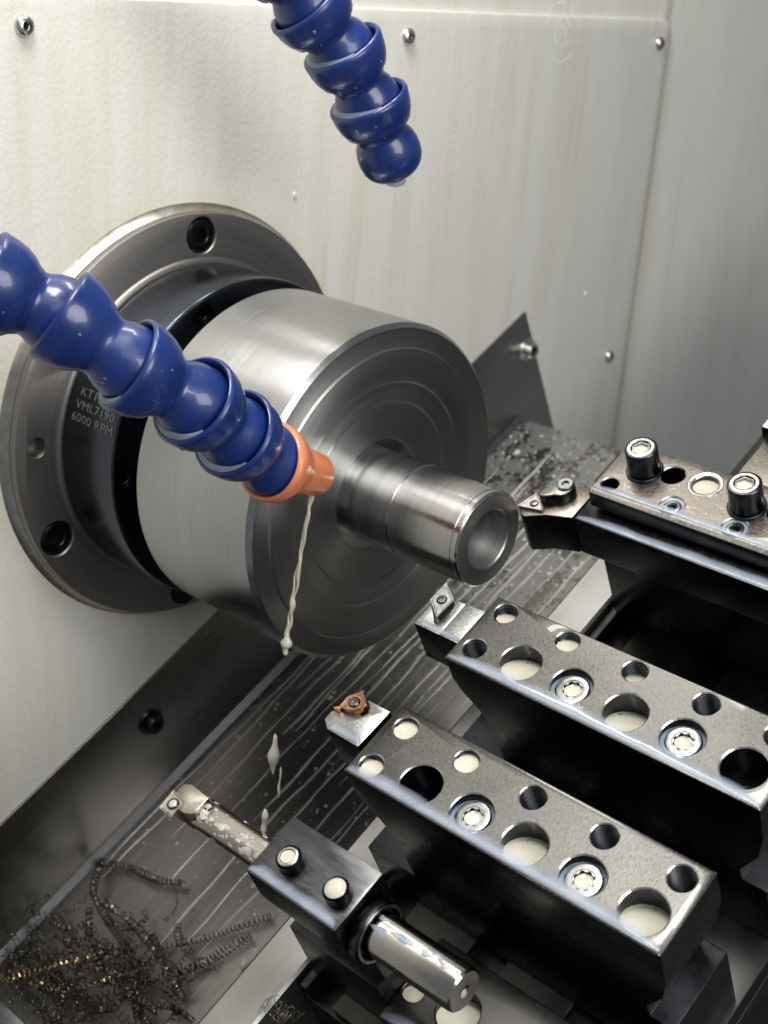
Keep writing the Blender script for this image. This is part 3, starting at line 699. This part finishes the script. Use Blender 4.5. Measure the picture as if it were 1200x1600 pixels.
# bar
br = thing('boring_bar', 'slim boring bar with a rhombic insert, speckled with milky droplets', 'boring bar', (220, AV, AW - 8))
mb = MB(); n = 48
def barsec(x, r, flat):
    vs = []
    for k in range(n):
        a = 2 * math.pi * k / n; vs.append(Vector((x, AV + r * math.cos(a), min(AW + r * math.sin(a), flat))))
    return vs
secs = [(156.5, 5.6, AW + 1.0), (163.6, 5.9, AW + 1.3), (166.2, 6.0, AW + 3.2), (171.5, 6.0, AW + 5.3), (173, 6.0, AW + 5.45), (204, 6.0, AW + 5.45)]
vs = []; fs = []
for s_ in secs: vs += barsec(*s_)
for i in range(len(secs) - 1):
    for k in range(n): fs.append((i * n + k, i * n + (k + 1) % n, (i + 1) * n + (k + 1) % n, (i + 1) * n + k))
fs += [tuple(range(n))[::-1], tuple(range((len(secs) - 1) * n, len(secs) * n))]
part('shank', MB().add(vs, fs), M['bar'], br, 25)
nose = [(155.0, -149.6), (155.6, -158.6), (164.6, -158.6), (168.4, -157.0), (168.4, -149.0), (158.0, -148.2)]
part('nose', carve(MB().prism(nose, AW - 3.0, -1.6, 'xv'), None, ORG[br.name], .4, 2, 'nose'), M['bar'], br)
insert(br, [(156.2, -162.4), (163.4, -162.9), (162.9, -155.2), (155.2, -154.2)], -3.6, .2, 'insertframe', (159.6, -158.4), 1.9)
part('coolant_pool', MB().dome((159.6, -158.4, -.05), X, V, Wn, 1.9, 1.9, .7, 20), M['milk'], br)
kn = MB().lathe([(204, 8.2), (204.4, 8.8), (206.4, 8.8)], (0, AV, AW), X, 64)
for i in range(3):
    for k in range(44):
        a = 2 * math.pi * (k + .5 * (i % 2)) / 44; rr = 8.8
        c = Vector((204.75 + i * .65, AV + rr * math.cos(a), AW + rr * math.sin(a))); nn = Vector((0, math.cos(a), math.sin(a))); tt = Vector((0, -math.sin(a), math.cos(a)))
        kn.add([c + X * .38, c + tt * .58, c - X * .38, c - tt * .58, c + nn * .38], [(0, 1, 4), (1, 2, 4), (2, 3, 4), (3, 0, 4)])
part('knurled_collar', kn, M['screwsteel'], br, 10)
part('rear_collar', MB().lathe([(246.5, 8.6), (249.5, 8.6), (249.8, 10.8), (250.4, 11.2), (253.2, 11.2), (253.8, 10.6), (253.8, 9.2), (251.6, 8.6), (251.6, 7.7)], (0, AV, AW), X, 64), M['screwblack'], br)
part('collar_rim', MB().ring([(253.55, 9.3), (253.95, 9.5), (253.95, 10.4), (253.55, 10.8)], (0, AV, AW), X, 64), M['screwsteel'], br)
part('rear_sleeve', MB().lathe([(206.5, 7.6), (252, 7.6), (287.9, 7.6), (288.6, 7.45), (289.2, 6.8), (289.2, 2.2), (288.4, 1.9), (288.4, .02)], (0, AV, AW), X, 72), M['polished'], br, 25)
part('centre_dab', MB().dome((289.22, AV - .6, AW - .6), V, Wn, X, 1.5, 1.9, .35, 16), M['foam'], br)
mb = MB()
rnd = random.Random(4)
for i in range(70):
    x = rnd.uniform(167, 202); a = math.radians(rnd.gauss(98, 34)); r_ = abs(rnd.gauss(.0, .42)) + .14
    if x > 190 and rnd.random() < .4: r_ *= 1.4
    wz = min(AW + 6 * math.sin(a), AW + 5.43); c = Vector((x, AV + 6 * math.cos(a), wz))
    nn = Vector((0, math.cos(a), math.sin(a))) if wz < AW + 5.4 else Wn
    mb.dome(c - nn * .03, X, nn.cross(X), nn, r_ * rnd.uniform(1, 2.0), r_, r_ * .22, 12, .2)
part('coolant_droplets', mb, M['foam'], br)['kind'] = 'stuff'
mb = MB()
for i in range(9):
    x = rnd.uniform(255, 284); a = math.radians(rnd.uniform(60, 100)); r_ = rnd.uniform(.5, 1.3); nn = Vector((0, math.cos(a), math.sin(a)))
    mb.dome(Vector((x, AV, AW)) + nn * 7.58, X, nn.cross(X), nn, r_ * 2.6, r_, .25, 12, .3)
part('coolant_droplets', mb, M['film'], br)['kind'] = 'stuff'

# ------------------------------------------------------------------ coolant hoses
ELEM = [(7, 4), (8.5, 7.5), (5, 11.8), (1, 13.75), (-2.6, 14.2), (-3.9, 14.7), (-4.5, 15.5), (-4.1, 16.3), (-3.0, 16.7), (-1.6, 16.5), (1.5, 16.2), (4.8, 15.4), (8.2, 13.8), (10.8, 12.2), (12.6, 11.3), (13.8, 10.9), (15.2, 11.1), (18, 12.4), (22, 13.3), (26, 13.5), (30, 13.0), (33, 11.9), (35.2, 10.2), (36.4, 8.8), (36.6, 7.6), (35.8, 6.6), (28, 5.6)]
def hose(name, label, pts, nozzle, base):
    h = thing(name, label, 'coolant hose', base, bed=False)
    for i in range(len(pts) - 1):
        d = pts[i + 1] - pts[i]; L = d.length; k = L / 27.0
        prof = [(t * (k if t > 8.6 else 1), r) for t, r in ELEM]
        part('segment', MB().lathe(prof, pts[i], d, 64, cap=False), M['blue'], h, 50)
    return h
H1 = [((-118, 378), 412), ((-10, 445), 420), ((106, 501), 430), ((214, 577), 438), ((311, 633), 452), ((373, 682), 471), ((433, 724), 492)]
P1 = [at_depth(q, d) for q, d in H1]
h1 = hose('coolant_hose', 'blue segmented coolant hose with an orange nozzle, crossing the chuck', P1, True, tuple(P1[0]))
d = at_depth((508, 746), 512) - P1[-1]
NZ = [(6, 6), (7, 12.0), (2, 13.7), (-3.2, 14.3), (-4.4, 14.7), (-4.8, 15.4), (-4.4, 16.3), (-3.2, 16.8), (-1.4, 16.7), (1.2, 15.6), (4.5, 13.6), (7.5, 11.8), (9.5, 10.9), (12, 10.4), (25.3, 9.0), (26.2, 8.5), (26.3, 7.3), (20, 6.4)]
k = d.length / 31.0
nz = part('nozzle', MB().lathe([(t * (k if t > 9 else 1), r) for t, r in NZ], P1[-1], d, 64, cap=False, sq=.9), M['orange'], h1, 50)
H2 = [((380, -145), 484), ((432, -62), 498), ((486, 15), 511), ((540, 86), 525), ((580, 168), 540), ((610, 244), 554)]
P2 = [at_depth(q, d_) for q, d_ in H2]
h2 = hose('coolant_hose', 'blue segmented coolant hose hanging down from above, open ball end', P2[:-1] + [P2[-1]], False, tuple(P2[0]))
def beads(parent, pts, n, seed):
    rnd = random.Random(seed); mb = MB()
    for i in range(n):
        k = rnd.randrange(len(pts) - 1); d_ = (pts[k + 1] - pts[k]).normalized(); t_, r_ = rnd.choice([(1.5, 16.2), (4.8, 15.4), (8.2, 13.8), (18, 12.4), (19.5, 12.8)]); a = rnd.uniform(0, 6.28)
        e1 = d_.orthogonal().normalized(); e2 = d_.cross(e1); nn = (e1 * math.cos(a) + e2 * math.sin(a)); q = abs(rnd.gauss(0, .32)) + .15
        mb.dome(pts[k] + d_ * t_ + nn * (r_ - .08), d_, nn.cross(d_), nn, q * rnd.uniform(1, 1.6), q, q * .5, 8, .1)
    part('wet_beads', mb, M['bead'], parent)['kind'] = 'stuff'
M['bead'] = mat_plain('wet_bead', (.10, .13, .26), .05, nv=.2, spec=.8)
beads(h1, P1, 130, 3); beads(h2, P2, 110, 5)
# milky film caught in the socket mouths
def mouth(parent, p0, d, ang0, n=24):
    d = d.normalized(); dn = Vector((0, 0, -1)); e = (dn - d * dn.dot(d)).normalized(); f = d.cross(e); mb = MB(); vs = []; fs = []
    for k in range(n):
        a = math.radians(ang0) + math.radians(150) * (k / (n - 1) - .5); q = math.sin(math.pi * k / (n - 1))
        for r, t in ((15.2, -4.35), (14.9 - .9 * q, -4.75 - .5 * q), (14.4 - 1.5 * q, -4.4 - 1.2 * q), (13.6 - .8 * q, -3.0)):
            vs.append(p0 + d * t + (e * math.cos(a) + f * math.sin(a)) * r)
    for k in range(n - 1):
        for i in range(3): fs.append((k * 4 + i, k * 4 + i + 1, (k + 1) * 4 + i + 1, (k + 1) * 4 + i))
    part('coolant_film', mb.add(vs, fs), M['film'], parent)
for i in (3, 4): mouth(h2, P2[i], P2[min(i + 1, len(P2) - 1)] - P2[i], 0)
for i in (3, 4, 5): mouth(h1, P1[i], P1[i + 1] - P1[i], 20)
e = P2[-1] + (P2[-1] - P2[-2]).normalized() * 8.6
part('coolant_drip', MB().dome(e + Vector((-1, -1, -2.0)), X, V, Vector((0, 0, -1)), 6.0, 5.0, 3.4, 18), M['film'], h2)

# ------------------------------------------------------------------ coolant stream and drops
tip = P1[-1] + d * .96
sp = [((487, 768), 509), ((482, 800), 510), ((474, 845), 512), ((466, 890), 513), ((459, 930), 514), ((455, 960), 515), ((449, 990), 516), ((445, 1018), 516)]
pts = []
for i in range(len(sp) - 1):
    a_, b_ = at_depth(*sp[i]), at_depth(*sp[i + 1])
    for k in range(8): pts.append(a_.lerp(b_, k / 8) + Vector((math.sin((i * 8 + k) * .9) * .25, 0, 0)))
pts.append(b_)
rnd = random.Random(2)
bl = [rnd.uniform(.7, 1.3) for _ in range(200)]
def srad(t):
    i = t * (len(pts) - 1); base = 1.15 - .4 * min(1, t * 2.2) + (.45 * max(0, t - .55) * 2)
    return base * (1 + .14 * math.sin(i * .53 + 1) * (t > .3) + .10 * math.sin(i * 1.3) * (t > .5)) * (.35 if t > .985 else 1)
smb = MB(); npt = len(pts)
for st_ in (0, 1):
    q = []
    for k_, p_ in enumerate(pts):
        t = k_ / (npt - 1); a = math.pi * st_ + k_ * .23 + .6 * math.sin(k_ * .31); o_ = (.25 + .75 * min(1, t * 2)) * (.55 + .25 * math.sin(k_ * .5 + st_))
        q.append(p_ + Vector((math.cos(a) * o_, math.sin(a) * o_, 0)))
    smb.tube(q, lambda t, z=st_: srad(t) * (.72 + .22 * math.sin(t * 31 + 2 * z)), 10)
single('coolant_stream', smb, M['stream'], 'thin cream stream of coolant running from the orange nozzle', 'coolant', org=tuple(pts[-1]), bed=False, angle=60)
drops = [((428, 1178), 524, 9.0, 2.1, 'largest falling coolant drop below the end of the stream'), ((437, 1222), 526, 7.0, .6, 'thin sliver of falling coolant beside the largest drop'),
         ((413, 1284), 529, 6.0, 1.5, 'falling coolant drop just above the boring bar holder'), ((447, 1008), 515, 4.5, 2.1, 'coolant blob breaking off the bottom of the stream'),
         ((381, 1515), 540, 5.5, 1.6, 'lowest falling coolant drop, in front of the bright steel strip')]
for px, dp, hl, r_, lab in drops:
    c = at_depth(px, dp); q = []
    for k in range(13):
        t = k / 12; q.append(c + Vector((.25 * math.sin(t * 7), -.1 * (t - .5) * hl * .6, (.5 - t) * 2 * hl)))
    single('coolant_drop', MB().tube(q, lambda t: r_ * (.12 + math.sin(math.pi * t) ** .6 * (.75 + .3 * math.sin(9 * t + hl))), 12), M['milk'], lab, 'coolant drop', org=tuple(c), bed=False, group='falling coolant drops', angle=70)

# ------------------------------------------------------------------ droplets and rivulets on the chute floor
mb = MB(); rnd = random.Random(11)
for i in range(5200):
    x = rnd.uniform(-2, 172); v = rnd.uniform(-150, 216)
    if rnd.random() > (.12 + .88 * max(0, (v + 150) / 366)): continue
    r_ = min(2.0, .16 + rnd.expovariate(4.2))
    mb.dome((x, v, -178.52), X, V, Wn, r_ * rnd.uniform(.9, 1.15), r_ * rnd.uniform(.9, 1.25), r_ * .22, 9, .12)
single('coolant_droplets', mb, M['foam'], 'milky coolant droplets spattered over the stainless chute floor', 'droplets', org=(60, 60, -178.5), kind='stuff')
mb = MB(); rnd = random.Random(31); x = 4.0
while x < 170:
    v = rnd.uniform(60, 215); v1 = rnd.uniform(-190, -20); ph = [rnd.uniform(0, 6) for _ in range(3)]; wd = rnd.uniform(.3, .75); n = 90; vs = []; fs = []
    for k in range(n):
        t = k / (n - 1); vv = v + (v1 - v) * t; xx = x + 1.3 * math.sin(vv * .035 + ph[0]) + .35 * math.sin(vv * .17 + ph[1]) - 3 * t
        w_ = wd * (1 + .25 * math.sin(vv * .09 + ph[2]) + .12 * math.sin(vv * .31)) * min(1, 12 * t + .1, 12 * (1 - t) + .3)
        vs += [Vector((xx - w_, vv, -178.51)), Vector((xx, vv, -178.51 + .28)), Vector((xx + w_, vv, -178.51))]
    for k in range(n - 1): fs += [(3 * k, 3 * k + 1, 3 * k + 4, 3 * k + 3), (3 * k + 1, 3 * k + 2, 3 * k + 5, 3 * k + 4)]
    mb.add(vs, fs); x += rnd.uniform(4.5, 11)
single('coolant_rivulets', mb, M['rivulet'], 'thin pale coolant rivulets draining down the stainless chute floor', 'rivulets', org=(60, 20, -178.5), kind='stuff', angle=70)

# ------------------------------------------------------------------ metal chips
def coil(mb, path, r, pitch, wire, seed, fade=True):
    rnd = random.Random(seed); pts = [Vector(p) for p in path]; out = []
    L = [0]
    for i in range(len(pts) - 1): L.append(L[-1] + (pts[i + 1] - pts[i]).length)
    n = int(L[-1] / pitch * 11)
    def at(s):
        for i in range(len(pts) - 1):
            if s <= L[i + 1] or i == len(pts) - 2:
                t = (s - L[i]) / max(1e-6, L[i + 1] - L[i]); p0 = pts[max(i - 1, 0)]; p1 = pts[i]; p2 = pts[i + 1]; p3 = pts[min(i + 2, len(pts) - 1)]
                return .5 * ((2 * p1) + (p2 - p0) * t + (2 * p0 - 5 * p1 + 4 * p2 - p3) * t * t + (3 * p1 - p0 - 3 * p2 + p3) * t ** 3)
    for i in range(n):
        s = L[-1] * i / (n - 1); p = at(s); q = at(min(L[-1], s + .8)) - at(max(0, s - .8)); q = q.normalized() if q.length > 1e-6 else X
        e1 = (Wn - q * Wn.dot(q)).normalized() if abs(q.z) < .95 else X; e2 = q.cross(e1); a = 2 * math.pi * i / 11
        rr = r * (1 + .15 * math.sin(s * .21 + seed)); out.append(p + e1 * rr * math.cos(a) + e2 * rr * math.sin(a))
    return mb.tube(out, wire, 4, False)
FW = -174.5
def fpath(pxs, dz=None): return [on_w(q, FW + (dz[i] if dz else 0)) for i, q in enumerate(pxs)]
CO = [([(152, 1346), (200, 1354), (245, 1374), (286, 1380)], 1.8, 2.1, 'chipdark', 'short dark coiled chip lying highest on the chute above the pile', None),
      ([(240, 1482), (310, 1468), (370, 1450), (424, 1432)], 1.7, 2.2, 'chipdark', 'long dark coiled chip reaching right from the pile, upper of two', None),
      ([(276, 1520), (318, 1505), (350, 1486), (392, 1462)], 2.1, 2.0, 'chipdark', 'thick dark coiled chip reaching right from the pile, lower of two', None),
      ([(-10, 1535), (50, 1518), (110, 1502), (176, 1482)], 1.5, 2.5, 'chipgold', 'straw-gold coiled chip crossing the left of the pile', (14, 16, 14, 10)),
      ([(60, 1532), (100, 1545), (140, 1540), (180, 1520)], 1.5, 2.5, 'chipgold', 'gold curved chip just under the straw-gold coil', (10, 12, 12, 9)),
      ([(158, 1350), (146, 1392), (170, 1440), (205, 1492)], 1.7, 2.3, 'chipdark', 'dark coiled chip running down the back of the pile', (0, 3, 5, 6)),
      ([(160, 1408), (205, 1440), (244, 1488), (286, 1560)], 1.9, 2.2, 'chip', 'grey coiled chip draped down the right flank of the pile', (6, 8, 8, 0))]
for i, (px, r_, pi_, mt, lab, dz) in enumerate(CO):
    pa = fpath(px, dz)
    single('metal_chip', coil(MB(), pa, r_, pi_, .30, i + 1), M[mt], lab, 'metal chip', org=tuple(pa[0]), group='coiled chips on the chute', angle=60)
mb = MB(); rnd = random.Random(8)
for i in range(95):
    a_ = (rnd.gauss(150, 85), rnd.gauss(1520, 58)); L_ = rnd.uniform(40, 130); an = rnd.uniform(0, 6.28)
    if a_[0] > 290 or a_[1] < 1400: continue
    p = [(a_[0] + L_ * (t - .5) * math.cos(an + t * .8), a_[1] + L_ * (t - .5) * math.sin(an + t * .8)) for t in (0, .33, .66, 1)]
    z0 = rnd.uniform(0, 16) * max(.2, 1 - abs(a_[0] - 140) / 200); pa = fpath(p, [z0 + rnd.uniform(-2, 3) for _ in p])
    coil(mb, pa, rnd.uniform(.7, 1.9), rnd.uniform(1.6, 3.6), rnd.uniform(.15, .32), i)
single('chip_tangle', mb, M['chipdark'], 'tangled dark mass of fine curled chips at the foot of the chute', 'chips', org=(40, -190, -178), kind='stuff', angle=60)
# hair-thin curls caught beside the strip
mb = MB(); rnd = random.Random(21)
for i in range(26):
    c = on_w((rnd.gauss(442, 11), rnd.gauss(1586, 9)), -72 + rnd.uniform(0, 4)); r_ = rnd.uniform(1.0, 3.6); e1 = Vector((rnd.gauss(0, 1), rnd.gauss(0, 1), rnd.gauss(0, .4))).normalized(); e2 = e1.orthogonal().normalized(); a0 = rnd.uniform(0, 6); sp_ = rnd.uniform(2.5, 6.5)
    mb.tube([c + e1 * r_ * math.cos(a0 + sp_ * k / 26) + e2 * r_ * math.sin(a0 + sp_ * k / 26) * .8 + Wn * abs(e2.z) * 2 for k in range(27)], .13, 4, False)
single('fine_chips', mb, M['chip'], 'nest of hair-thin bright curls beside the steel strip', 'chips', org=(205, -180, -74), kind='stuff', angle=60)
mb = MB(); rnd = random.Random(22)
for i in range(60):
    c = on_w((rnd.gauss(500, 26), rnd.gauss(1568, 16)), -118 + rnd.uniform(0, 10)); r_ = rnd.uniform(1, 3); e1 = Vector((rnd.gauss(0, 1), rnd.gauss(0, 1), rnd.gauss(0, 1))).normalized(); e2 = e1.orthogonal().normalized(); a0 = rnd.uniform(0, 6)
    mb.tube([c + e1 * r_ * math.cos(a0 + k * .4) + e2 * r_ * math.sin(a0 + k * .4) for k in range(10)], .3, 4, False)
single('small_chips', mb, M['chipdark'], 'dark crumbs of swarf piled between the steel strip and slide table', 'chips', org=(205, -180, -119), kind='stuff', angle=60)
# wet bar end in the lower-left corner
P = on_w((10, 1592), -150)
me = carve(MB().box(P.x - 40, P.x + 9, P.y - 40, P.y + 4, -178.4, -150), None, (P.x, P.y, -178.4), .7, 2, 'steel_bar')
o = bpy.data.objects.new('steel_bar', me); COL.objects.link(o); me.materials.append(M['holder']); o.location = uvw(P.x, P.y, -178.4) * MM; o.rotation_euler = (TH, 0, 0)
o['label'] = 'wet dark steel bar end in the bottom left corner'; o['category'] = 'steel bar'
